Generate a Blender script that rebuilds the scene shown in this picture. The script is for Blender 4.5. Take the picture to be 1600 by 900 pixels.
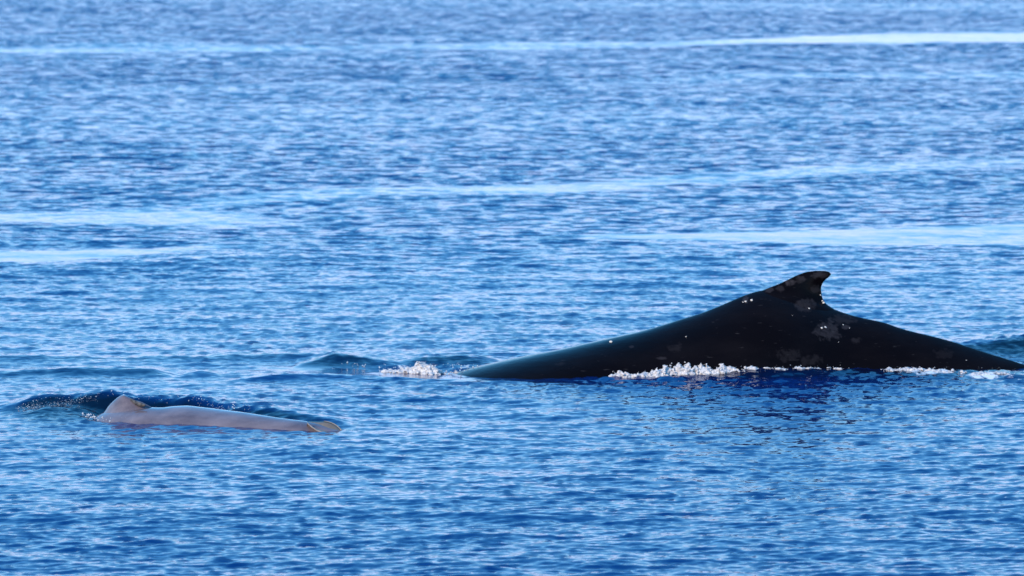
import bpy, bmesh, math, random
import numpy as np
from mathutils import Vector

R = math.radians
random.seed(7)
rng = np.random.default_rng(11)
for o in list(bpy.data.objects):
    bpy.data.objects.remove(o)
SC = bpy.context.scene
COL = SC.collection

# ------------------------------------------------------------------ camera
H = 5.0            # eye height above the sea
F = 7500.0         # focal length in units of 1/1600 of the frame width
PITCH = math.atan(0.1) - math.atan(135.0 / F)
cam_d = bpy.data.cameras.new('camera')
cam = bpy.data.objects.new('camera', cam_d)
COL.objects.link(cam)
cam.location = (0, 0, H)
cam.rotation_euler = (math.pi / 2 - PITCH, 0, 0)
cam_d.sensor_width = 36
cam_d.lens = F / 1600 * 36
cam_d.clip_start = 0.5
cam_d.clip_end = 30000
cam_d.dof.use_dof = True
cam_d.dof.focus_distance = 44.0
cam_d.dof.aperture_fstop = 3.6
SC.camera = cam

# ------------------------------------------------------------------ sky and sun
SUN_EL = R(24)
SUN_AZ = R(218)      # compass angle from +Y, clockwise: behind the boat, to the left
w = bpy.data.worlds.new('World')
SC.world = w
w.use_nodes = True
nt = w.node_tree
nt.nodes.clear()
out = nt.nodes.new('ShaderNodeOutputWorld')
bg = nt.nodes.new('ShaderNodeBackground')
sky = nt.nodes.new('ShaderNodeTexSky')
sky.sky_type = 'NISHITA'
sky.sun_disc = False
sky.sun_elevation = SUN_EL
sky.sun_rotation = SUN_AZ
sky.air_density = 1.0
sky.dust_density = 0.0
sky.altitude = 3000
sky.ozone_density = 3.0
# the camera's cool, saturated rendering of a clean blue sky: one response curve per channel
sepc = nt.nodes.new('ShaderNodeSeparateColor')
comb = nt.nodes.new('ShaderNodeCombineColor')
nt.links.new(sky.outputs[0], sepc.inputs[0])
for ch, (pw, mul) in enumerate(((1.5, .66), (.66, 2.30), (.45, 4.15))):
    a = nt.nodes.new('ShaderNodeMath')
    a.operation = 'POWER'
    a.inputs[1].default_value = pw
    b = nt.nodes.new('ShaderNodeMath')
    b.operation = 'MULTIPLY'
    b.inputs[1].default_value = mul
    nt.links.new(sepc.outputs[ch], a.inputs[0])
    nt.links.new(a.outputs[0], b.inputs[0])
    c = nt.nodes.new('ShaderNodeMath')
    c.operation = 'MINIMUM'
    c.inputs[1].default_value = (4.9, 6.35, 9.5)[ch]
    nt.links.new(b.outputs[0], c.inputs[0])
    nt.links.new(c.outputs[0], comb.inputs[ch])
nt.links.new(comb.outputs[0], bg.inputs[0])
bg.inputs[1].default_value = 0.15
nt.links.new(bg.outputs[0], out.inputs[0])

sd = bpy.data.lights.new('sun', 'SUN')
sd.energy = 3.5
sd.angle = R(0.5)
sd.color = (1.0, 0.86, 0.72)
so = bpy.data.objects.new('sun', sd)
COL.objects.link(so)
sdir = Vector((math.sin(SUN_AZ) * math.cos(SUN_EL), math.cos(SUN_AZ) * math.cos(SUN_EL), math.sin(SUN_EL)))
so.rotation_euler = sdir.to_track_quat('Z', 'Y').to_euler()
so.location = sdir * 60

SC.view_settings.view_transform = 'Standard'
SC.view_settings.look = 'None'
SC.view_settings.exposure = 0.36
SC.view_settings.gamma = 1.0
SC.cycles.max_bounces = 6

# ------------------------------------------------------------------ helpers
cp, sp = math.cos(PITCH), math.sin(PITCH)


def ray(px, py):
    x = (px - 800.0) / F
    u = (450.0 - py) / F
    return x, cp + u * sp, -sp + u * cp


def sea(px, py):
    """the sea-level point that the photograph shows at px, py"""
    x, y, z = ray(px, py)
    t = -H / z
    return x * t, y * t


def at(px, py, Y):
    x, y, z = ray(px, py)
    t = Y / y
    return x * t, Y, H + z * t


def project(X, Y, Z):
    zz = Z - H
    fwd = Y * cp - zz * sp
    up = Y * sp + zz * cp
    return 800 + F * X / fwd, 450 - F * up / fwd


def tag(o, label=None, cat=None, group=None, kind=None):
    for k, v in (('label', label), ('category', cat), ('group', group), ('kind', kind)):
        if v:
            o[k] = v
    return o


def empty(name, loc):
    o = bpy.data.objects.new(name, None)
    o.location = loc
    COL.objects.link(o)
    return o


def mesh_obj(name, verts, faces, mat, parent=None, smooth=True):
    me = bpy.data.meshes.new(name)
    if parent is not None:
        p = parent
        off = Vector((0, 0, 0))
        while p is not None:
            off += p.location
            p = p.parent
        verts = [(v[0] - off.x, v[1] - off.y, v[2] - off.z) for v in verts]
    me.from_pydata(verts, [], faces)
    me.validate()
    if smooth:
        me.polygons.foreach_set('use_smooth', [True] * len(me.polygons))
    me.materials.append(mat)
    o = bpy.data.objects.new(name, me)
    COL.objects.link(o)
    if parent is not None:
        o.parent = parent
    return o


def smoothstep(a, b, x):
    t = np.clip((x - a) / (b - a), 0, 1)
    return t * t * (3 - 2 * t)


def spline(xs, ys, x):
    """monotone-ish cubic interpolation through xs, ys"""
    xs = np.asarray(xs, float)
    ys = np.asarray(ys, float)
    d = np.diff(ys) / np.diff(xs)
    m = np.empty_like(ys)
    m[0], m[-1] = d[0], d[-1]
    m[1:-1] = np.where(d[:-1] * d[1:] > 0, 2 * d[:-1] * d[1:] / (d[:-1] + d[1:] + 1e-12), 0)
    x = np.clip(np.asarray(x, float), xs[0], xs[-1])
    i = np.clip(np.searchsorted(xs, x) - 1, 0, len(xs) - 2)
    h = xs[i + 1] - xs[i]
    t = (x - xs[i]) / h
    return ((2 * t**3 - 3 * t**2 + 1) * ys[i] + (t**3 - 2 * t**2 + t) * h * m[i]
            + (-2 * t**3 + 3 * t**2) * ys[i + 1] + (t**3 - t**2) * h * m[i + 1])


# ------------------------------------------------------------------ wave fields
def tile(L, N, lmin, lmax, power, seed, spread=2.0, wind=0.0, sharp=0.0):
    """periodic random height field, scaled to unit rms slope; wind = travel direction from +Y"""
    g = np.random.default_rng(seed)
    k1 = np.fft.fftfreq(N, L / N) * 2 * np.pi
    kx, ky = np.meshgrid(k1, k1, indexing='xy')
    k = np.hypot(kx, ky)
    k[0, 0] = 1e9
    kmin, kmax = 2 * np.pi / lmax, 2 * np.pi / lmin
    band = np.exp(-np.clip(np.log(kmin / k), 0, 9) ** 2 / 0.08) * np.exp(-np.clip(np.log(k / kmax), 0, 9) ** 2 / 0.08)
    th = np.arctan2(kx, ky) - wind
    dirw = 0.06 + np.abs(np.cos(th)) ** spread
    amp = band * k ** (-power) * dirw
    z = amp * (g.standard_normal((N, N)) + 1j * g.standard_normal((N, N)))
    hf = np.real(np.fft.ifft2(z))
    if sharp:                        # narrow steep crests between broad flat troughs
        hf = np.exp(sharp * hf / hf.std())
        hf -= hf.mean()
        z = np.fft.fft2(hf)
        z[k > kmax * 2.2] = 0
        hf = np.real(np.fft.ifft2(z))
    sx = np.real(np.fft.ifft2(1j * kx * z))
    sy = np.real(np.fft.ifft2(1j * ky * z))
    s = math.sqrt((sx**2 + sy**2).mean())
    return hf / s, L, N


def sample(T, X, Y, rot=0.0, ox=0.0, oy=0.0):
    hf, L, N = T
    c, s = math.cos(rot), math.sin(rot)
    u = ((X * c + Y * s + ox) / L) % 1.0 * N
    v = ((-X * s + Y * c + oy) / L) % 1.0 * N
    i = np.floor(u).astype(np.int32)
    j = np.floor(v).astype(np.int32)
    fu = u - i
    fv = v - j
    i %= N
    j %= N
    i2 = (i + 1) % N
    j2 = (j + 1) % N
    return ((hf[j, i] * (1 - fu) + hf[j, i2] * fu) * (1 - fv) + (hf[j2, i] * (1 - fu) + hf[j2, i2] * fu) * fv)


T_swell = tile(173.0, 512, 6.0, 16.0, 2.0, 1, 4.0, R(12))
T_chop = tile(61.0, 512, 1.2, 4.0, 2.0, 2, 2.5, R(-10))
T_small = tile(23.0, 1024, 0.35, 1.1, 2.0, 3, 3.0, R(6), .12)
T_rip = tile(11.0, 1024, 0.07, 0.26, 1.5, 4, 4.0, R(-4), .2)
T_gust = tile(240.0, 256, 9.0, 45.0, 1.8, 5, 0.5)
T_gust2 = tile(37.0, 256, 2.0, 8.0, 1.8, 6, 0.5)

# calf- and mother-made ridges in the water: (photo x, distance, crest height), near and far width
RIDGES = [
    # hollow and dark ridge behind the calf
    ([(-25, 46.5, 0), (15, 46.5, .05), (60, 46.55, .125), (120, 46.5, .165), (200, 46.45, .165), (300, 46.3, .15),
      (400, 45.95, .105), (480, 45.6, .055), (560, 45.2, 0)], .15, .75),
    # rounded shoulder of water at the calf's left
    ([(0, 46.0, 0), (45, 46.0, .045), (85, 46.0, .085), (130, 46.0, .05), (165, 46.0, 0)], .42, .30),
    # dark hump behind the white splash
    ([(455, 50.9, 0), (485, 50.95, .05), (525, 51.0, .10), (565, 51.0, .065), (615, 51.0, .025), (670, 51.1, .07),
      (730, 51.1, .06), (790, 51.1, 0)], .22, .8),
    # dark wave behind the tail stock
    ([(1440, 52.2, 0), (1490, 52.3, .12), (1540, 52.4, .15), (1600, 52.5, .20), (1680, 52.6, .21), (1800, 52.6, 0)], .38, 1.0),
    # swell in front of the mother
    ([(1010, 49.7, 0), (1100, 49.7, .03), (1300, 49.75, .06), (1440, 49.8, .05), (1600, 49.7, .04), (1750, 49.7, 0)], .42, .5),
    # low dark crests left of the mother
    ([(-300, 49.9, 0), (0, 49.95, .03), (150, 50.0, .06), (230, 50.0, .05), (270, 50.0, 0)], .20, .6),
    ([(-200, 51.5, 0), (50, 51.5, .05), (200, 51.6, .04), (380, 51.7, .06), (520, 51.8, .03), (560, 51.8, 0)], .25, .7),
    ([(280, 49.95, 0), (310, 49.95, .05), (345, 49.95, 0)], .18, .3),
    ([(360, 49.45, 0), (420, 49.5, .035), (520, 49.45, .03), (640, 49.2, .025), (760, 49.2, 0)], .16, .5),
]
HOLLOWS = [   # (photo x, distance, depth, half length x, half length y)
    (240, 46.0, .05, 1.0, .22), (170, 46.1, .03, .25, .3), (640, 50.6, .03, .5, .25),
]
# smooth slicks: (photo x, photo y, half thickness, strength)
SLICKS = [
    [(-200, 78, 6, .5), (0, 77, 6, .65), (180, 75, 9, .6), (400, 75, 5, .7), (560, 74, 4, .5), (800, 71, 7, .75), (1000, 70, 4, .7),
     (1200, 64, 5, 1), (1400, 60, 10, 1), (1600, 58, 9, 1), (1900, 52, 9, 1)],
    [(-300, 335, 8, .8), (0, 336, 9, .8), (150, 335, 16, .8), (300, 338, 17, .8), (420, 342, 8, .6), (520, 350, 2, 0)],
    [(200, 335, 3, 0), (330, 316, 7, .6), (450, 306, 7, .75), (650, 300, 7, .75), (850, 296, 9, .85), (1000, 286, 8, .8), (1180, 276, 8, .75),
     (1330, 268, 8, .75), (1480, 261, 9, .6), (1900, 250, 9, .5)],
    [(-300, 410, 9, .9), (0, 405, 9, 1), (120, 401, 7, 1), (240, 395, 5, .9), (340, 387, 4, .6), (460, 380, 3, 0)],
    [(860, 371, 2, 0), (930, 370, 4, .8), (1040, 370, 4, 1), (1200, 371, 7, 1), (1330, 372, 11, 1), (1480, 370, 15, 1), (1700, 366, 18, 1), (1900, 364, 18, 1)],
    [(380, 570, 3, 0), (450, 579, 7, .9), (560, 584, 8, 1), (700, 589, 8, 1), (850, 594, 4, .6), (930, 597, 3, 0)],
    [(700, 128, 5, 0), (1100, 122, 5, .4), (1350, 118, 5, .5), (1600, 117, 6, .5), (1800, 115, 6, .5)],
    [(100, 140, 5, 0), (300, 136, 6, .35), (600, 132, 5, .35), (800, 128, 5, 0)],
]


def ridge_height(X, Y, pts, wn, wf):
    xs = [(p[0] - 800) / F * p[1] for p in pts]
    yc = spline(xs, [p[1] for p in pts], X)
    c = np.where((X < xs[0]) | (X > xs[-1]), 0, spline(xs, [p[2] for p in pts], X))
    c = c * np.clip(1 + .9 * sample(T_small, X, X * 0 + 3.3) + 2.2 * sample(T_rip, X * .6, X * 0), .6, 1.3)
    d = Y - yc - .35 * sample(T_small, X, X * 0 + 9.1)
    return c * np.where(d < 0, np.exp(-(np.abs(d) / wn) ** 1.35), np.exp(-(d / wf) ** 2))


def water_height(X, Y, want_masks=False):
    shp = X.shape
    D = np.hypot(X, Y)
    px, py = project(X, np.maximum(Y, 20), np.zeros_like(X))
    wob = sample(T_gust2, X, Y) * .5
    slick = np.zeros(shp)
    for S in SLICKS:
        a = np.array(S, float)
        c = spline(a[:, 0], a[:, 1], px)
        th = np.maximum(spline(a[:, 0], a[:, 2], px), 1)
        st = np.where((px < a[0, 0]) | (px > a[-1, 0]), 0, spline(a[:, 0], a[:, 3], px))
        d = np.abs(py - c) / th
        d = d + np.clip(wob * .35, -.5, .5)
        slick = np.maximum(slick, st * (1 - smoothstep(.70, 1.20, d)))
    # gusts change the ripple height
    g = sample(T_gust, X * .55, Y)
    g = g / 4.5
    amp = np.clip(1.0 + .12 * g + .12 * wob, .35, 1.8)
    # quieter, oily sheet of water close to the two backs
    cx, cy = sea(330, 655)
    near_calf = np.exp(-(((X - cx) / 1.7) ** 2 + ((Y - cy - .6) / 1.0) ** 2))
    mx, my = sea(1130, 590)
    near_mum = np.exp(-(((X - mx) / 3.4) ** 4 + ((Y - my + 1.0) / 1.6) ** 4))
    calm = 1 + .5 * near_calf + .75 * near_mum
    slick = slick * np.clip(1 + .10 * sample(T_gust2, X * .5, Y, .3), .8, 1)
    a_small = amp * calm * (1 - .93 * slick)
    a_rip = amp * calm * (1 - .90 * slick)
    fr = 1 - smoothstep(54, 78, D)
    fs = 1 - smoothstep(95, 150, D)
    fc = 1 - smoothstep(260, 420, D)
    fw = 1 - smoothstep(900, 2500, D)
    Z = S_SWELL * fw * sample(T_swell, X, Y)
    Z = Z + S_CHOP * fc * (1 - .45 * smoothstep(70, 150, D)) * (1 - .6 * slick) * (.6 + .4 * amp) * sample(T_chop, X, Y, .05) * (1 - .75 * near_mum) * (1 - .6 * near_calf)
    Z = Z + S_SMALL * fs * a_small * sample(T_small, X, Y, -.07)
    # keep the level round the whales where the photograph has it
    lvl = np.exp(-(((Y - 48) / 6.0) ** 4))
    Z = Z - lvl * S_SWELL * sample(T_swell, X, Y) * .8
    for pts, wn, wf in RIDGES:
        Z = Z + ridge_height(X, Y, pts, wn, wf)
    rid = np.zeros(shp)
    for pts, wn, wf in RIDGES[:4]:
        rid = np.maximum(rid, ridge_height(X, Y, pts, wn * 1.3, wf))
    a_rip = a_rip * (1 + 5.5 * rid)
    Z = Z + S_RIP * fr * a_rip * sample(T_rip, X, Y, .11)
    Z = Z + .12 * rid * sample(T_small, X, Y, .4)
    for hx, hd, dep, lx, ly in HOLLOWS:
        X0 = (hx - 800) / F * hd
        Z = Z - dep * np.exp(-((X - X0) / lx) ** 2 - ((Y - hd) / ly) ** 2)
    if want_masks:
        return Z, a_rip, fr, a_small, fs, slick, px, py
    return Z


S_SWELL, S_CHOP, S_SMALL, S_RIP = .012, .020, .054, .205


# ------------------------------------------------------------------ materials
def new_mat(name):
    m = bpy.data.materials.new(name)
    m.use_nodes = True
    n = m.node_tree
    b = n.nodes['Principled BSDF']
    return m, n, b


def N(n, t, **kw):
    x = n.nodes.new(t)
    for k, v in kw.items():
        setattr(x, k, v)
    return x


def math_node(n, op, a, b=None, clamp=False):
    x = N(n, 'ShaderNodeMath', operation=op, use_clamp=clamp)
    for i, v in enumerate((a, b)):
        if v is None:
            continue
        if isinstance(v, (int, float)):
            x.inputs[i].default_value = v
        else:
            n.links.new(v, x.inputs[i])
    return x.outputs[0]


def noise(n, vec, scale, detail=2, rough=.5, dist=0.0):
    x = N(n, 'ShaderNodeTexNoise')
    x.inputs['Scale'].default_value = scale
    x.inputs['Detail'].default_value = detail
    x.inputs['Roughness'].default_value = rough
    x.inputs['Distortion'].default_value = dist
    n.links.new(vec, x.inputs['Vector'])
    return x.outputs['Fac']


def mapping(n, vec, scale=(1, 1, 1), rot=(0, 0, 0)):
    x = N(n, 'ShaderNodeMapping')
    x.inputs['Scale'].default_value = scale
    x.inputs['Rotation'].default_value = rot
    n.links.new(vec, x.inputs['Vector'])
    return x.outputs[0]


def water_material():
    m, n, b = new_mat('sea_water')
    L = n.links
    geo = N(n, 'ShaderNodeNewGeometry').outputs['Position']
    att = N(n, 'ShaderNodeAttribute', attribute_name='ripple')
    sep = N(n, 'ShaderNodeSeparateColor')
    L.new(att.outputs['Color'], sep.inputs[0])
    far_small, far_rip, foam_m = sep.outputs[0], sep.outputs[1], sep.outputs[2]
    micro = att.outputs['Alpha']
    shade = N(n, 'ShaderNodeAttribute', attribute_name='ridge_shade').outputs['Fac']
    L.new(mixc(n, shade, (.0001, .019, .112, 1), (.0008, .004, .016, 1)), b.inputs['Base Color'])   # shade on the ridge and swell faces, painted into the water colour
    b.inputs['Roughness'].default_value = .09
    b.inputs['IOR'].default_value = 1.333
    # fine relief that the mesh is too coarse for
    nrm = N(n, 'ShaderNodeNewGeometry').outputs['Normal']
    total = nrm
    for scale, det, mp, rot, fac, k in ((2.3, 2, (.6, 1.0, 1), .08, far_small, .78), (4.2, 3, (.7, 1.0, 1), -.1, far_rip, 1.1), (15.0, 2, (.6, 1.0, 1), .15, micro, .42)):
        x = N(n, 'ShaderNodeTexNoise')
        x.inputs['Scale'].default_value = scale
        x.inputs['Detail'].default_value = det
        L.new(mapping(n, geo, mp, (0, 0, rot)), x.inputs['Vector'])
        v = N(n, 'ShaderNodeVectorMath', operation='SUBTRACT')
        L.new(x.outputs['Color'], v.inputs[0])
        v.inputs[1].default_value = (.5, .575 if scale < 10 else .5, .5)   # steeper faces on the lee side, towards the boat
        v2 = N(n, 'ShaderNodeVectorMath', operation='MULTIPLY')
        L.new(v.outputs[0], v2.inputs[0])
        v2.inputs[1].default_value = (k * .7, k, 0)
        v3 = N(n, 'ShaderNodeVectorMath', operation='SCALE')
        L.new(v2.outputs[0], v3.inputs[0])
        L.new(fac, v3.inputs['Scale'])
        v4 = N(n, 'ShaderNodeVectorMath', operation='ADD')
        L.new(total, v4.inputs[0])
        L.new(v3.outputs[0], v4.inputs[1])
        total = v4.outputs[0]
    v5 = N(n, 'ShaderNodeVectorMath', operation='NORMALIZE')
    L.new(total, v5.inputs[0])
    L.new(v5.outputs[0], b.inputs['Normal'])
    # thin foam lying on the water
    f1 = noise(n, mapping(n, geo, (1, .45, 1)), 9, 5, .65, .6)
    fm = math_node(n, 'SUBTRACT', math_node(n, 'ADD', f1, foam_m), 1.02)
    fm = math_node(n, 'MULTIPLY', fm, 7, True)
    foam = N(n, 'ShaderNodeBsdfPrincipled')
    foam.inputs['Base Color'].default_value = (.72, .72, .72, 1)
    foam.inputs['Roughness'].default_value = .7
    mix = N(n, 'ShaderNodeMixShader')
    L.new(fm, mix.inputs[0])
    L.new(b.outputs[0], mix.inputs[1])
    L.new(foam.outputs[0], mix.inputs[2])
    L.new(mix.outputs[0], n.nodes['Material Output'].inputs[0])
    return m


def patches(n, vec, spots, edge, seed_scale):
    """union of soft spots (x, y, z, rx, rz) broken up by noise, 0..1"""
    nz = noise(n, vec, seed_scale, 4, .6)
    total = None
    sepv = N(n, 'ShaderNodeSeparateXYZ')
    n.links.new(vec, sepv.inputs[0])
    for (x, z, rx, rz, st) in spots:
        dx = math_node(n, 'DIVIDE', math_node(n, 'SUBTRACT', sepv.outputs[0], x), rx)
        dz = math_node(n, 'DIVIDE', math_node(n, 'SUBTRACT', sepv.outputs[2], z), rz)
        d = math_node(n, 'ADD', math_node(n, 'MULTIPLY', dx, dx), math_node(n, 'MULTIPLY', dz, dz))
        v = math_node(n, 'SUBTRACT', 1.0, d)
        v = math_node(n, 'ADD', v, math_node(n, 'MULTIPLY', math_node(n, 'SUBTRACT', nz, .5), 5.0))
        v = math_node(n, 'MULTIPLY', v, edge, True)
        v = math_node(n, 'MULTIPLY', v, st)
        total = v if total is None else math_node(n, 'MAXIMUM', total, v)
    return total


def mixc(n, fac, a, b):
    x = N(n, 'ShaderNodeMix', data_type='RGBA')
    for s, v in ((6, a), (7, b)):
        if isinstance(v, tuple):
            x.inputs[s].default_value = v
        else:
            n.links.new(v, x.inputs[s])
    if isinstance(fac, (int, float)):
        x.inputs[0].default_value = fac
    else:
        n.links.new(fac, x.inputs[0])
    return x.outputs[2]


def mother_material(spots):
    m, n, b = new_mat('wet_black_skin')
    L = n.links
    pos = N(n, 'ShaderNodeNewGeometry').outputs['Position']
    big = noise(n, mapping(n, pos, (.6, 1, 1.6)), 1.7, 5, .6)
    base = mixc(n, math_node(n, 'MULTIPLY', math_node(n, 'SUBTRACT', big, .42), 3, True), (.0030, .0016, .0016, 1), (.0062, .0042, .0045, 1))
    sc = patches(n, pos, spots, 1.1, 15.0)
    base = mixc(n, sc, base, (.036, .030, .032, 1))
    # fine pale scratches
    vo = N(n, 'ShaderNodeTexNoise')
    L.new(mapping(n, pos, (3.0, 3.0, 16), (0, .5, 0)), vo.inputs['Vector'])
    vo.inputs['Scale'].default_value = 3
    vo.inputs['Detail'].default_value = 6
    sc2 = math_node(n, 'MULTIPLY', math_node(n, 'SUBTRACT', vo.outputs['Fac'], .66), 6, True)
    base = mixc(n, math_node(n, 'MULTIPLY', sc2, .35), base, (.10, .09, .09, 1))
    L.new(base, b.inputs['Base Color'])
    ro = math_node(n, 'ADD', .05, math_node(n, 'MULTIPLY', big, .16))
    ro = math_node(n, 'ADD', ro, math_node(n, 'MULTIPLY', sc, .2))
    L.new(ro, b.inputs['Roughness'])
    b.inputs['IOR'].default_value = 1.33
    b.inputs['Specular IOR Level'].default_value = .13
    bp = N(n, 'ShaderNodeBump')
    bp.inputs['Distance'].default_value = 1
    hh = math_node(n, 'ADD', math_node(n, 'MULTIPLY', noise(n, mapping(n, pos, (1, 1, 1.8)), 6, 3, .55), .006), math_node(n, 'MULTIPLY', noise(n, pos, 40, 3), .0012))
    L.new(hh, bp.inputs['Height'])
    bp.inputs['Strength'].default_value = .8
    L.new(bp.outputs[0], b.inputs['Normal'])
    return m


def calf_material():
    m, n, b = new_mat('wet_grey_calf_skin')
    L = n.links
    pos = N(n, 'ShaderNodeNewGeometry').outputs['Position']
    big = noise(n, mapping(n, pos, (.6, 1, 1.3)), 3.2, 5, .6)
    base = mixc(n, math_node(n, 'MULTIPLY', math_node(n, 'SUBTRACT', big, .35), 2.6, True), (.095, .074, .086, 1), (.235, .19, .20, 1))
    fine = noise(n, pos, 45, 3, .6)
    base = mixc(n, math_node(n, 'MULTIPLY', math_node(n, 'SUBTRACT', fine, .64), 4, True), base, (.34, .29, .27, 1))
    L.new(base, b.inputs['Base Color'])
    b.inputs['Roughness'].default_value = .14
    b.inputs['Coat Weight'].default_value = .5
    b.inputs['Coat Roughness'].default_value = .05
    b.inputs['Coat IOR'].default_value = 1.33
    b.inputs['IOR'].default_value = 1.36
    bp = N(n, 'ShaderNodeBump')
    bp.inputs['Distance'].default_value = 1
    hh = math_node(n, 'ADD', math_node(n, 'MULTIPLY', noise(n, pos, 11, 3, .5), .006), math_node(n, 'MULTIPLY', fine, .0006))
    L.new(hh, bp.inputs['Height'])
    L.new(bp.outputs[0], b.inputs['Normal'])
    return m


def plain_mat(name, c1, c2, scale, rough, bump=0.0, ior=1.45):
    m, n, b = new_mat(name)
    pos = N(n, 'ShaderNodeNewGeometry').outputs['Position']
    nz = noise(n, pos, scale, 4, .6)
    n.links.new(mixc(n, math_node(n, 'MULTIPLY', math_node(n, 'SUBTRACT', nz, .35), 3, True), c1 + (1,), c2 + (1,)), b.inputs['Base Color'])
    b.inputs['Roughness'].default_value = rough
    b.inputs['IOR'].default_value = ior
    if bump:
        bp = N(n, 'ShaderNodeBump')
        bp.inputs['Distance'].default_value = 1
        n.links.new(math_node(n, 'MULTIPLY', nz, bump), bp.inputs['Height'])
        n.links.new(bp.outputs[0], b.inputs['Normal'])
    return m


def drop_material():
    m, n, b = new_mat('spray_water')
    b.inputs['Base Color'].default_value = (.8, .82, .85, 1)
    b.inputs['Roughness'].default_value = .12
    b.inputs['Transmission Weight'].default_value = .55
    b.inputs['IOR'].default_value = 1.33
    return m


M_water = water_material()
M_foam = plain_mat('white_foam', (.36, .335, .33), (.72, .68, .66), 45, .45, .012)
M_barn = plain_mat('barnacle_shell', (.55, .47, .40), (.85, .80, .74), 120, .6, .002)
M_drop = drop_material()


# ------------------------------------------------------------------ the sea
def build_sea():
    # rows: spaced by the size a wave still shows at that distance
    pys = np.arange(1010.0, -8.0, -1.02)
    Yr = np.array([sea(800, p)[1] for p in pys])
    back = np.concatenate([np.array([-3000, -1000, -400, -150, -60, -25, 0.]), np.linspace(4, Yr[0] - .5, 22)])
    far = Yr[-1] * np.geomspace(1.02, 80, 60)
    Y = np.concatenate([back, Yr, far])
    uc = np.linspace(-1.22, 1.22, 860)
    step = uc[1] - uc[0]
    side = [1.22]
    while side[-1] < 60:
        step *= 1.13
        side.append(side[-1] + step)
    side = np.array(side[1:])
    U = np.concatenate([-side[::-1], uc, side])
    s = np.maximum(np.abs(Y), 32.0) * (800.0 / F)
    s = np.where(Y < 32, 32 * 800.0 / F * (1 + np.abs(np.minimum(Y, 0)) * .03), s)
    XX = U[None, :] * s[:, None]
    YY = np.repeat(Y[:, None], len(U), 1)
    Z, a_rip, fr, a_small, fs, slick, px, py = water_height(XX, YY, True)
    # mesh too coarse for waves: outside the dense fan let them fade
    ok = (np.abs(U) < 1.6)[None, :] & (Y > 25)[:, None]
    fade = np.where(np.abs(U) < 1.25, 1, np.clip((1.7 - np.abs(U)) / .45, 0, 1))[None, :] * np.clip((Y - 24) / 6, 0, 1)[:, None]
    Z = Z * np.where(ok, fade, 0)
    r, c = Z.shape
    co = np.empty((r * c, 3), np.float32)
    co[:, 0], co[:, 1], co[:, 2] = XX.ravel(), YY.ravel(), Z.ravel()
    idx = np.arange(r * c, dtype=np.int32).reshape(r, c)
    q = np.stack([idx[:-1, :-1], idx[:-1, 1:], idx[1:, 1:], idx[1:, :-1]], -1).reshape(-1, 4)
    me = bpy.data.meshes.new('sea')
    me.vertices.add(r * c)
    me.vertices.foreach_set('co', co.ravel())
    me.loops.add(q.size)
    me.loops.foreach_set('vertex_index', q.ravel())
    me.polygons.add(len(q))
    me.polygons.foreach_set('loop_start', np.arange(0, q.size, 4, dtype=np.int32))
    me.polygons.foreach_set('use_smooth', np.ones(len(q), bool))
    me.update(calc_edges=True)
    # foam lying on the surface
    foam = np.zeros_like(Z)
    for (fx, fy, rx, ry, st) in FOAM_FILM:
        foam = np.maximum(foam, st * np.exp(-((px - fx) / rx) ** 2 - ((py - fy) / ry) ** 2))
    cov = np.where(ok, fade, 0)
    att = me.attributes.new('ripple', 'FLOAT_COLOR', 'POINT')
    dat = np.empty((r * c, 4), np.float32)
    dat[:, 0] = (a_small * (1 - fs * cov)).ravel()
    dat[:, 1] = (a_rip * (1 - fr * cov)).ravel()
    dat[:, 2] = foam.ravel()
    dat[:, 3] = a_rip.ravel()
    att.data.foreach_set('color', dat.ravel())
    shade = np.zeros_like(Z)  # painted shade mask: darkens the near faces of the ridges
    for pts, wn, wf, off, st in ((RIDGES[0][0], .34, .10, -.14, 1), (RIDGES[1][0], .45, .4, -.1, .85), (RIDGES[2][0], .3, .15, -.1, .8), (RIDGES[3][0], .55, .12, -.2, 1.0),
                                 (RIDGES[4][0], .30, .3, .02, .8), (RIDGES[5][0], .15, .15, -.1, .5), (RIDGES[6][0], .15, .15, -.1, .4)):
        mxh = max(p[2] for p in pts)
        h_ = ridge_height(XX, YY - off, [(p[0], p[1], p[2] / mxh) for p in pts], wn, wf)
        shade = np.maximum(shade, st * np.clip(h_ * 1.8, 0, 1))
    at2 = me.attributes.new('ridge_shade', 'FLOAT', 'POINT')
    at2.data.foreach_set('value', shade.ravel().astype(np.float32))
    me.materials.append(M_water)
    o = bpy.data.objects.new('sea', me)
    COL.objects.link(o)
    tag(o, 'rippled deep blue sea with pale smooth slicks', None, None, 'structure')
    return o


FOAM_FILM = [   # photo x, y, radius x, radius y, strength
    (1450, 588, 75, 6, .68), (1545, 592, 65, 5, .68), (1572, 582, 26, 9, .66), (1410, 583, 30, 3, .55),
    (640, 577, 55, 6, .60), (1050, 587, 110, 4, .60), (1200, 587, 80, 3, .42),
    (722, 575, 26, 7, .58), (150, 650, 20, 8, .52), (60, 628, 50, 8, .50), (130, 620, 60, 6, .50), (210, 616, 80, 4, .44), (520, 576, 30, 3, .48),
]
build_sea()


_gx, _gy = np.arange(-6.0, 6.0, .02), np.arange(44.5, 52.5, .02)
_gz = water_height(*np.meshgrid(_gx, _gy))


def wz(x, y):
    i = min(max(int((x + 6.0) / .02 + .5), 0), len(_gx) - 1)
    j = min(max(int((y - 44.5) / .02 + .5), 0), len(_gy) - 1)
    return float(_gz[j, i])


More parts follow.
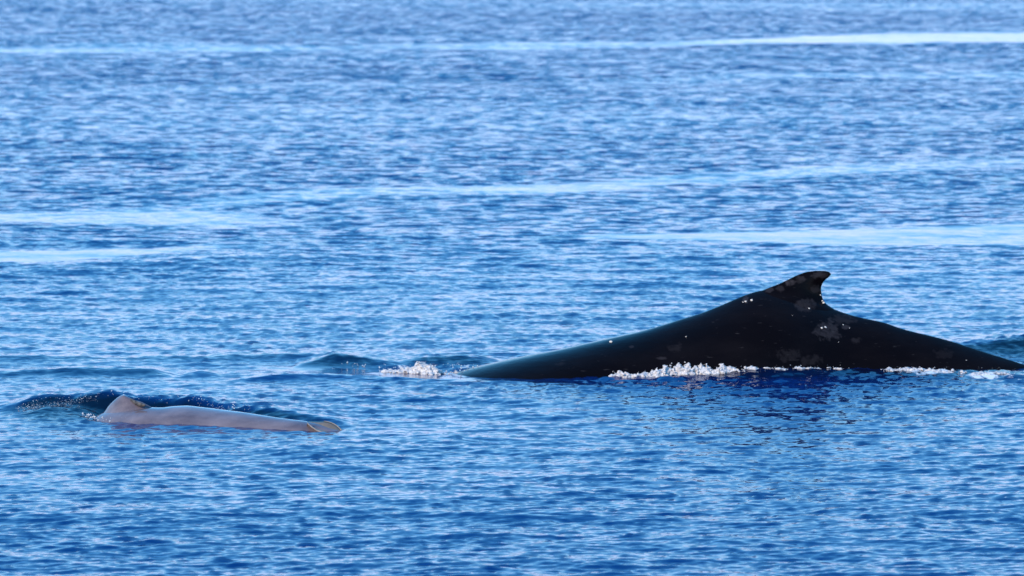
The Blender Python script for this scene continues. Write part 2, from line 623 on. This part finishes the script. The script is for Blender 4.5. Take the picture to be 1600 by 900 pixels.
# ------------------------------------------------------------------ whale bodies
def loft_body(name, X, Yc, ztop, hw, hh, mat, parent, nseg=48, k=.62):
    """closed skin round a bent spine; ridge line at ztop"""
    verts, faces = [], []
    n = len(X)
    for i in range(n):
        for j in range(nseg):
            th = 2 * math.pi * j / nseg
            s, c = math.sin(th), math.cos(th)
            kk = (k if isinstance(k, float) else k[i]) if s > 0 else .5
            y = hw[i] * math.copysign(max(0.0, 1 - s * s) ** kk, c)
            verts.append((X[i], Yc[i] + y, ztop[i] - hh[i] + hh[i] * s))
    for i in range(n - 1):
        for j in range(nseg):
            a, b_ = i * nseg + j, i * nseg + (j + 1) % nseg
            faces.append((a, a + nseg, b_ + nseg, b_))
    verts.append((X[0] - hw[0] * .5, Yc[0], ztop[0] - hh[0]))
    verts.append((X[-1] + hw[-1] * .5, Yc[-1], ztop[-1] - hh[-1]))
    for j in range(nseg):
        faces.append((j, (j + 1) % nseg, n * nseg))
        faces.append(((n - 1) * nseg + (j + 1) % nseg, (n - 1) * nseg + j, n * nseg + 1))
    return mesh_obj(name, verts, faces, mat, parent)


def fin_mesh(name, lead, trail, Yax, thick, mat, parent, sub=5, nch=20):
    """blade between a leading and a trailing edge; thick = half thickness along the height"""
    m = len(lead)
    ts = np.linspace(0, m - 1, (m - 1) * sub + 1)
    idx = np.arange(m)
    lx, ly = spline(idx, [p[0] for p in lead], ts), spline(idx, [p[1] for p in lead], ts)
    tx, ty = spline(idx, [p[0] for p in trail], ts), spline(idx, [p[1] for p in trail], ts)
    hk = np.interp(ts, idx, thick)
    verts, faces = [], []
    us = [(1 - math.cos(math.pi * i / nch)) / 2 for i in range(nch + 1)]
    ring = [(u, 1) for u in us] + [(u, -1) for u in us[-2:0:-1]]
    for r in range(len(ts)):
        A = at(lx[r], ly[r], Yax(lx[r]))
        B = at(tx[r], ty[r], Yax(tx[r]))
        for (u, sgn) in ring:
            t = hk[r] * (math.sin(math.pi * min(1, u ** .8)) ** .75)
            verts.append((A[0] + (B[0] - A[0]) * u, A[1] + (B[1] - A[1]) * u + sgn * t, A[2] + (B[2] - A[2]) * u))
    L = len(ring)
    for r in range(len(ts) - 1):
        for j in range(L):
            a, b_ = r * L + j, r * L + (j + 1) % L
            faces.append((a, b_, b_ + L, a + L))
    faces.append(tuple(range((len(ts) - 1) * L, len(ts) * L)))
    faces.append(tuple(range(L - 1, -1, -1)))
    return mesh_obj(name, verts, faces, mat, parent)


# --- the mother
TOP = [(640, 600), (710, 583.5), (735, 576), (760, 570), (800, 561), (840, 553), (880, 545), (920, 536), (960, 527), (1000, 518), (1040, 506.5), (1060, 500),
       (1092, 490.5), (1121, 479.5), (1141, 471), (1167, 460), (1197, 453), (1225, 455), (1250, 462), (1275, 471), (1302, 482.5), (1319, 489),
       (1336, 494), (1358, 499), (1384, 504.5), (1405, 512.5), (1431, 519.4), (1459, 526), (1487, 533.4), (1516, 543), (1544, 552),
       (1572, 560.6), (1592, 567), (1625, 578)]
AX = [(640, 50.1), (710, 50.1), (900, 50.3), (1100, 50.55), (1300, 50.72), (1480, 50.6), (1625, 50.6)]


def mum_Y(px):
    return float(spline([a[0] for a in AX], [a[1] for a in AX], px))


pxs = np.linspace(640, 1625, 110)
tp = spline([t[0] for t in TOP], [t[1] for t in TOP], pxs)
tp = np.convolve(np.pad(tp, 1, mode='edge'), [.25, .5, .25], 'valid')
Xm, Ym, Zm = [], [], []
for p, t in zip(pxs, tp):
    a = at(p, t, mum_Y(p))
    Xm.append(a[0]); Ym.append(a[1]); Zm.append(a[2])
hw = list(spline([640, 710, 900, 1100, 1240, 1400, 1500, 1625], [1.35, 1.3, 1.05, .88, .78, .62, .52, .38], pxs))
hh = list(spline([640, 900, 1240, 1500, 1625], [1.0, 1.0, 1.05, .7, .5], pxs))
# the rest of the animal, under water
head = [(-7.6, 49.6, -1.5, .35, .3), (-7.0, 49.6, -1.15, .75, .6), (-5.8, 49.7, -.85, 1.1, .9), (-4.2, 49.8, -.62, 1.25, 1.15), (-2.6, 49.95, -.42, 1.2, 1.15)]
tail = [(6.2, 50.6, -.42, .30, .42), (7.1, 50.6, -.85, .22, .33), (8.0, 50.6, -1.25, .16, .22), (8.6, 50.6, -1.45, .1, .1)]
Xa = [q[0] for q in head] + Xm + [q[0] for q in tail]
Ya = [q[1] for q in head] + Ym + [q[1] for q in tail]
Za = [q[2] for q in head] + Zm + [q[2] for q in tail]
Wa = [q[3] for q in head] + hw + [q[3] for q in tail]
Ha = [q[4] for q in head] + hh + [q[4] for q in tail]


def w_at(px, py):
    a = at(px, py, mum_Y(px))
    return a[0], a[2]


SPOTS = []
for (x, y, rx, ry, st) in [(1284, 430, 14, 7, .55), (1236, 441, 12, 5, .75), (1250, 437, 8, 6, .45), (1202, 452, 7, 5, .5), (1219, 450, 8, 6, .4),
                           (1276, 452, 10, 9, .35), (1257, 474, 18, 10, .5), (1165, 466, 5, 6, .7), (1290, 512, 22, 16, .55), (1315, 498, 24, 9, .3),
                           (1318, 508, 8, 4, .6), (1335, 528, 8, 6, .3), (1225, 545, 26, 10, .22), (1262, 553, 22, 8, .25), (1345, 575, 34, 6, .38),
                           (1030, 551, 9, 2.5, .5), (1052, 536, 10, 8, .2), (875, 562, 9, 3, .16), (985, 536, 5, 2, .35), (1470, 550, 18, 8, .15), (1390, 505, 10, 3, .2)]:
    X0, Z0 = w_at(x, y)
    SPOTS.append((X0, Z0, rx / 148, ry / 148, st))
M_mum = mother_material(SPOTS)
mum = tag(empty('humpback_whale', (2.6, 50.6, 0)), 'large black humpback whale arching its high back and hooked dorsal fin out of the sea', 'whale')
body = loft_body('body', Xa, Ya, Za, Wa, Ha, M_mum, mum, 72, list(np.interp(Xa, [-1, 1.2, 2.4], [.46, .54, .84])))
fin_mesh('dorsal_fin',
         [(1120, 520), (1150, 488), (1180, 460), (1199, 450.5), (1216, 444), (1231, 437), (1246, 429.8), (1262, 424.6), (1277, 423), (1289, 423.3), (1295.5, 424.8)],
         [(1345, 530), (1326, 505), (1308, 486), (1297, 479), (1289.5, 473), (1284.3, 463), (1283, 451), (1285.5, 442.5), (1290.5, 436.5), (1295.5, 432.5), (1298.6, 428.2)],
         mum_Y, [.33, .25, .155, .105, .075, .06, .05, .042, .034, .026, .014], M_mum, mum)


def near_surface(px, py, hw_tab=(pxs, hw, hh, tp)):
    """point of the mother's near flank that the photograph shows at px, py"""
    P = np.array([0, 0, H])
    d = np.array(ray(px, py))
    best = None
    for Y in np.arange(49.3, 50.8, .005):
        t = Y / d[1]
        X, Z = d[0] * t, H + d[2] * t
        i = int(np.clip(np.searchsorted(Xm, X), 1, len(Xm) - 1))
        zt, ww, h2, yc = Zm[i], hw[i], hh[i], Ym[i]
        s = (Z - (zt - h2)) / h2
        if s > 1:
            continue
        half = ww * (1 - s * s) ** float(np.interp(X, [-1, 1.2, 2.4], [.46, .54, .84]))
        if Y >= yc - half:
            return X, Y, Z
    return at(px, py, mum_Y(px) - .05)


def barnacle_verts(c, r, seed):
    g = random.Random(seed)
    ring, levels = 9, [(1.0, 0), (.92, .35), (.62, .75), (.35, .85), (.28, .55)]
    vs, fs = [], []
    for (rr, hgt) in levels:
        for j in range(ring):
            a = 2 * math.pi * j / ring
            q = rr * r * (1 + .12 * g.uniform(-1, 1))
            vs.append((c[0] + q * math.cos(a), c[1] - hgt * r * .8 - .002, c[2] + q * math.sin(a) * .8))
    for l in range(len(levels) - 1):
        for j in range(ring):
            a, b_ = l * ring + j, l * ring + (j + 1) % ring
            fs.append((a, b_, b_ + ring, a + ring))
    fs.append(tuple((len(levels) - 1) * ring + j for j in range(ring)))
    return vs, fs


BARN = [(954.5, 534, .017), (1174.5, 469, .014), (1165, 471, .012), (1161, 472, .007), (1264, 482, .011), (1238, 493, .006), (1233, 465, .006),
        (1289, 512, .020), (1284, 512.5, .013), (1279, 509, .008), (1306, 505, .010), (1317, 508, .011), (1327, 513, .008), (1310, 535, .007),
        (1290, 546, .006), (1406, 516, .007), (1072, 526, .007), (1521, 561, .008), (1510, 563, .006), (1287, 473, .014), (1285, 470, .009), (1282, 461, .007),
        (1310, 534, .005), (1294, 511, .010)]
for i, (x, y, r) in enumerate(BARN):
    on_fin = 1235 < x < 1300 and y < 474
    c = near_surface(x, y) if not on_fin else at(x, y, mum_Y(x) - .045)
    v, f = barnacle_verts(c, r, i)
    mesh_obj('barnacle', v, f, M_barn, mum)

# --- the calf
M_calf = calf_material()
CT = [(120, 668), (141, 656), (161, 645), (180, 640), (200, 637.5), (234, 636.5), (250, 637), (272, 634.8), (291, 634), (310, 635.8), (340, 639.4), (380, 644.4),
      (410, 649), (440, 653.6), (470, 657.3), (500, 662), (530, 672), (560, 685)]
CA = [(120, 46.05), (160, 45.9), (235, 45.58), (300, 45.5), (400, 45.25), (480, 44.95), (560, 44.75)]


def calf_Y(px):
    return float(spline([a[0] for a in CA], [a[1] for a in CA], px))


cpx = np.linspace(120, 560, 80)
ctp = spline([t[0] for t in CT], [t[1] for t in CT], cpx)
Xc, Yc_, Zc = [], [], []
for p, t in zip(cpx, ctp):
    a = at(p, t, calf_Y(p))
    Xc.append(a[0]); Yc_.append(a[1]); Zc.append(a[2])
chw = list(spline([120, 200, 300, 400, 480, 560], [.42, .50, .52, .42, .30, .20], cpx))
chh = list(spline([120, 250, 400, 560], [.42, .45, .36, .2], cpx))
h2 = [(-6.9, 46.4, -.8, .15, .15), (-6.4, 46.4, -.6, .35, .32), (-5.5, 46.3, -.42, .5, .48), (-4.7, 46.15, -.26, .48, .45)]
t2 = [(-1.1, 44.7, -.25, .12, .16), (-.7, 44.65, -.32, .08, .1)]
calf = tag(empty('whale_calf', (-3.4, 45.4, 0)), 'pale mauve grey whale calf lying low in the water with a brown fluke tip', 'whale calf')
loft_body('body', [q[0] for q in h2] + Xc + [q[0] for q in t2], [q[1] for q in h2] + Yc_ + [q[1] for q in t2],
          [q[2] for q in h2] + Zc + [q[2] for q in t2], [q[3] for q in h2] + chw + [q[3] for q in t2],
          [q[4] for q in h2] + chh + [q[4] for q in t2], M_calf, calf, 56, .55)
fin_mesh('dorsal_fin',
         [(146, 664), (156, 651), (164, 642), (169, 635), (174, 629.5), (179, 625), (184, 621), (188.5, 618.2), (191.5, 617.3)],
         [(256, 652), (246, 642), (236, 635.8), (228, 631.5), (220, 627.5), (212, 625.5), (206, 623), (200.5, 620.3), (195.5, 617.6)],
         calf_Y, [.26, .19, .135, .105, .085, .07, .055, .04, .022], M_calf, calf)
# brown scarred trailing edge of the fin
M_scar = plain_mat('brown_worn_skin', (.02, .018, .018), (.13, .11, .095), 30, .35, .004)
sc = []
sf = []
for i in range(13):
    t = i / 12
    px_, py_ = 203 + 24 * t, 623.2 + 10 * t + 2.5 * math.sin(math.pi * t)
    a = at(px_, py_, calf_Y(px_) - .066 - .03 * t)
    hh_ = .024 * math.sin(math.pi * (.08 + .84 * t)) ** .7
    for j in range(8):
        an = 2 * math.pi * j / 8
        sc.append((a[0], a[1] + .018 * math.cos(an), a[2] + hh_ * math.sin(an)))
for i in range(12):
    for j in range(8):
        sf.append((i * 8 + j, i * 8 + (j + 1) % 8, i * 8 + 8 + (j + 1) % 8, i * 8 + 8 + j))
o = mesh_obj('fin_scar', sc, sf, M_scar, calf)
# fluke tip breaking the surface
M_fluke = plain_mat('brown_fluke_skin', (.15, .105, .068), (.22, .165, .115), 22, .32, .004)
M_rim = plain_mat('pale_fluke_rim', (.15, .135, .135), (.24, .215, .205), 40, .4, .003)
up = [(478, 658.6), (487, 657.8), (497, 658.2), (506, 658.0), (514, 659.3), (522, 662.5), (529, 667.5), (535, 674.0)]
lo = [(480, 660.5), (484, 664.5), (490, 669.0), (498, 673.5), (508, 676), (518, 678), (527, 679), (536, 679)]
fv, ff = [], []
nn = 29
ts = np.linspace(0, 7, nn)
ux, uy = spline(range(8), [p[0] for p in up], ts), spline(range(8), [p[1] for p in up], ts)
lx, ly = spline(range(8), [p[0] for p in lo], ts), spline(range(8), [p[1] for p in lo], ts)
for i in range(nn):
    Yf = 44.86 - .12 * i / (nn - 1)
    A = Vector(at(ux[i], uy[i], Yf + .10))
    B = Vector(at(lx[i], ly[i], Yf - .10))
    e = math.sin(math.pi * (i + .6) / (nn + .2)) ** .5
    for (u, s_) in [(k / 8, 1) for k in range(9)] + [(k / 8, -1) for k in range(7, 0, -1)]:
        t = .020 * e * math.sin(math.pi * u) ** .6
        p = A.lerp(B, u) + Vector((0, s_ * -t, t * s_ * .8 - .035 * math.sin(math.pi * u)))
        fv.append(tuple(p))
for i in range(nn - 1):
    for j in range(16):
        a, b_ = i * 16 + j, i * 16 + (j + 1) % 16
        ff.append((a, b_, b_ + 16, a + 16))
ff.append(tuple(range(16)))
ff.append(tuple(range((nn - 1) * 16 + 15, (nn - 1) * 16 - 1, -1)))
fluke = mesh_obj('tail_fluke', fv, ff, M_fluke, calf)


def tube(name, pts, rad, mat, parent):
    vs, fs = [], []
    P = [Vector(p) for p in pts]
    for i, p in enumerate(P):
        d = (P[min(i + 1, len(P) - 1)] - P[max(i - 1, 0)]).normalized()
        a = d.cross(Vector((0, 0, 1))).normalized()
        b_ = d.cross(a).normalized()
        r = rad(i / (len(P) - 1))
        for j in range(8):
            t = 2 * math.pi * j / 8
            vs.append(tuple(p + a * r * math.cos(t) + b_ * r * math.sin(t)))
    for i in range(len(P) - 1):
        for j in range(8):
            fs.append((i * 8 + j, i * 8 + (j + 1) % 8, i * 8 + 8 + (j + 1) % 8, i * 8 + 8 + j))
    return mesh_obj(name, vs, fs, mat, parent)


tube('fluke_rim', [at(lx[i], ly[i], 44.86 - .12 * i / (nn - 1) - .108) for i in range(0, nn)], lambda t: .005 + .004 * math.sin(math.pi * t), M_rim, fluke)
tube('fluke_rim', [at(ux[i], uy[i], 44.86 - .12 * i / (nn - 1) + .098) for i in range(12, nn)], lambda t: .003 + .006 * t, M_rim, fluke)


# ------------------------------------------------------------------ foam and spray
ICO = None


def ico(level):
    bm = bmesh.new()
    bmesh.ops.create_icosphere(bm, subdivisions=level, radius=1)
    v = np.array([x.co[:] for x in bm.verts])
    f = np.array([[y.index for y in x.verts] for x in bm.faces])
    bm.free()
    return v, f


IC2 = ico(2)
IC1 = ico(1)


def blobs(name, items, mat, label, cat, level=2, group=None, rough=.3):
    """items: (x, y, z, rx, ry, rz)"""
    bv, bf = IC2 if level == 2 else IC1
    V, Fc = [], []
    g = np.random.default_rng(len(items))
    for i, (x, y, z, rx, ry, rz) in enumerate(items):
        ph = g.uniform(0, 6, 3)
        k = 1 + rough * (np.sin(bv[:, 0] * 3.1 + ph[0]) * np.sin(bv[:, 1] * 3.7 + ph[1]) * np.sin(bv[:, 2] * 3.3 + ph[2])) + g.normal(0, rough * .22, len(bv))
        V.append(bv * k[:, None] * np.array([rx, ry, rz]) + np.array([x, y, z]))
        Fc.append(bf + i * len(bv))
    V = np.concatenate(V)
    Fc = np.concatenate(Fc)
    o = mesh_obj(name, V.tolist(), Fc.tolist(), mat)
    return tag(o, label, cat, group, 'stuff')


def fluff(name, items, mat, label, cat):
    """blobs melted into one ragged foam surface"""
    o = blobs(name, items, mat, label, cat, 1, None, .25)
    m = o.modifiers.new('melt', 'REMESH')
    m.mode = 'VOXEL'
    m.voxel_size = .0072
    m.use_smooth_shade = True
    sm = o.modifiers.new('soften', 'SMOOTH')
    sm.factor = .5
    sm.iterations = 4
    tx = bpy.data.textures.new('froth', 'CLOUDS')
    tx.noise_scale = .032
    tx.noise_depth = 3
    d = o.modifiers.new('froth', 'DISPLACE')
    d.texture = tx
    d.texture_coords = 'GLOBAL'
    d.strength = .016
    d.mid_level = .52
    return o


def heap(path, clusters, per, size, seed, cl=.05, spread=.03):
    """foam thrown up in ragged clumps along a path of (photo x, distance, height, density)"""
    g = random.Random(seed)
    xs = [p[0] for p in path]
    den = [p[3] for p in path]
    out_ = []
    k = 0
    while k < clusters:
        pc = g.uniform(xs[0], xs[-1])
        if g.random() > np.interp(pc, xs, den):
            continue
        k += 1
        Yp = float(np.interp(pc, xs, [p[1] for p in path])) + g.gauss(0, spread)
        hp = float(np.interp(pc, xs, [p[2] for p in path])) * g.uniform(.35, 1.15)
        xc = (pc - 800) / F * Yp
        wd = cl * g.lognormvariate(0, .5)
        lean = g.uniform(-.35, .35)
        for _ in range(int(per * g.uniform(.5, 1.5))):
            t = g.random() ** 1.7
            x = xc + g.gauss(0, 1) * wd * (1 - .75 * t) + lean * t * hp
            y = Yp + g.gauss(0, spread * .6)
            r = size * g.lognormvariate(0, .5) * (1 - .45 * t)
            out_.append((x, y, wz(x, y) + t * hp - r * .3, r * g.uniform(.8, 1.7), r, r * g.uniform(.7, 1.2)))
    return out_


# white splash ahead of the mother
it = heap([(602, 50.25, .01, .4), (612, 50.2, .035, .8), (640, 50.15, .05, 1), (650, 50.1, .09, 1), (662, 50.05, .12, 1), (676, 50.0, .09, 1), (686, 49.95, .02, .7)], 52, 34, .0095, 3, .028, .05)
it += heap([(646, 50.12, .08, 1), (655, 50.1, .125, 1), (663, 50.05, .13, 1), (673, 50.0, .10, 1), (684, 49.97, .05, 1)], 36, 60, .0105, 4, .035, .035)
it += heap([(690, 50.2, .02, .5), (712, 50.15, .05, 1), (728, 50.12, .05, .8), (765, 50.1, .02, .3)], 16, 12, .006, 14, .04, .03)
fluff('splash', it, M_foam, 'lump of white foam splashing up left of the black whale', 'foam')
it = heap([(962, 49.58, .08, 1.4), (970, 49.58, .075, 1.2), (984, 49.60, .06, 1), (998, 49.61, .05, .8), (1015, 49.64, .07, 1), (1040, 49.68, .12, 1.4), (1060, 49.71, .125, 1.5),
           (1090, 49.77, .11, 1.4), (1125, 49.8, .08, 1.1), (1150, 49.82, .04, .4), (1180, 49.84, .018, .10), (1230, 49.86, .012, .05), (1310, 49.9, .008, .04)], 170, 34, .0085, 5, .03, .028)
fluff('flank_foam', it, M_foam, 'long lace of bubbling white foam along the near flank of the black whale', 'foam')
it = heap([(1385, 50.02, .008, .5), (1410, 49.95, .03, .9), (1428, 49.9, .055, 1.2), (1440, 49.88, .03, .9), (1455, 49.85, .035, .9), (1480, 49.75, .012, .5), (1520, 49.62, .010, .4), (1560, 49.62, .012, .5), (1600, 49.6, .008, .3)], 80, 20, .0065, 6, .04, .03)
fluff('tail_foam', it, M_foam, 'thin white foam washing round the tail stock of the black whale', 'foam')


def drops(paths, n, seed, rmin, rmax, hmax):
    g = random.Random(seed)
    o_ = []
    for _ in range(n):
        a = g.choice(paths)
        t = g.random()
        px_ = a[0][0] + (a[1][0] - a[0][0]) * t
        Yp = a[0][1] + (a[1][1] - a[0][1]) * t + g.gauss(0, .03)
        x = (px_ - 800) / F * Yp
        r = rmin + (rmax - rmin) * g.random() ** 3
        z = wz(x, Yp) + g.random() ** 2.2 * hmax
        o_.append((x, Yp, z, r * g.uniform(.8, 1.6), r, r * g.uniform(.8, 1.8)))
    return o_


it = drops([((25, 46.4), (60, 46.5)), ((60, 46.5), (120, 46.45)), ((85, 46.4), (135, 46.4)), ((120, 46.45), (240, 46.4)), ((200, 46.4), (300, 46.25))], 170, 8, .0012, .0045, .045)
it += drops([((20, 46.35), (60, 46.4)), ((40, 46.3), (110, 46.35)), ((80, 46.35), (150, 46.4))], 420, 18, .001, .0026, .04)
it += drops([((125, 45.95), (150, 45.85)), ((140, 45.8), (175, 45.6))], 90, 9, .003, .009, .05)
it += drops([((300, 46.25), (390, 45.95))], 70, 10, .002, .005, .03)
blobs('calf_spray', it, M_drop, 'fine spray of droplets along the dark ridge of water behind the calf', 'spray', 1, None, .15)
it = drops([((590, 50.3), (650, 50.25)), ((640, 50.15), (690, 50.0)), ((690, 50.2), (760, 50.15))], 200, 12, .002, .008, .09)
it += drops([((530, 50.8), (570, 50.7))], 12, 13, .003, .009, .02)
it += drops([((958, 49.58), (1140, 49.74)), ((1140, 49.76), (1330, 49.9)), ((1400, 49.9), (1600, 49.65))], 130, 14, .0015, .0045, .05)
blobs('flank_spray', it, M_drop, 'scattered droplets thrown up along the waterline of the black whale', 'spray', 1, None, .15)
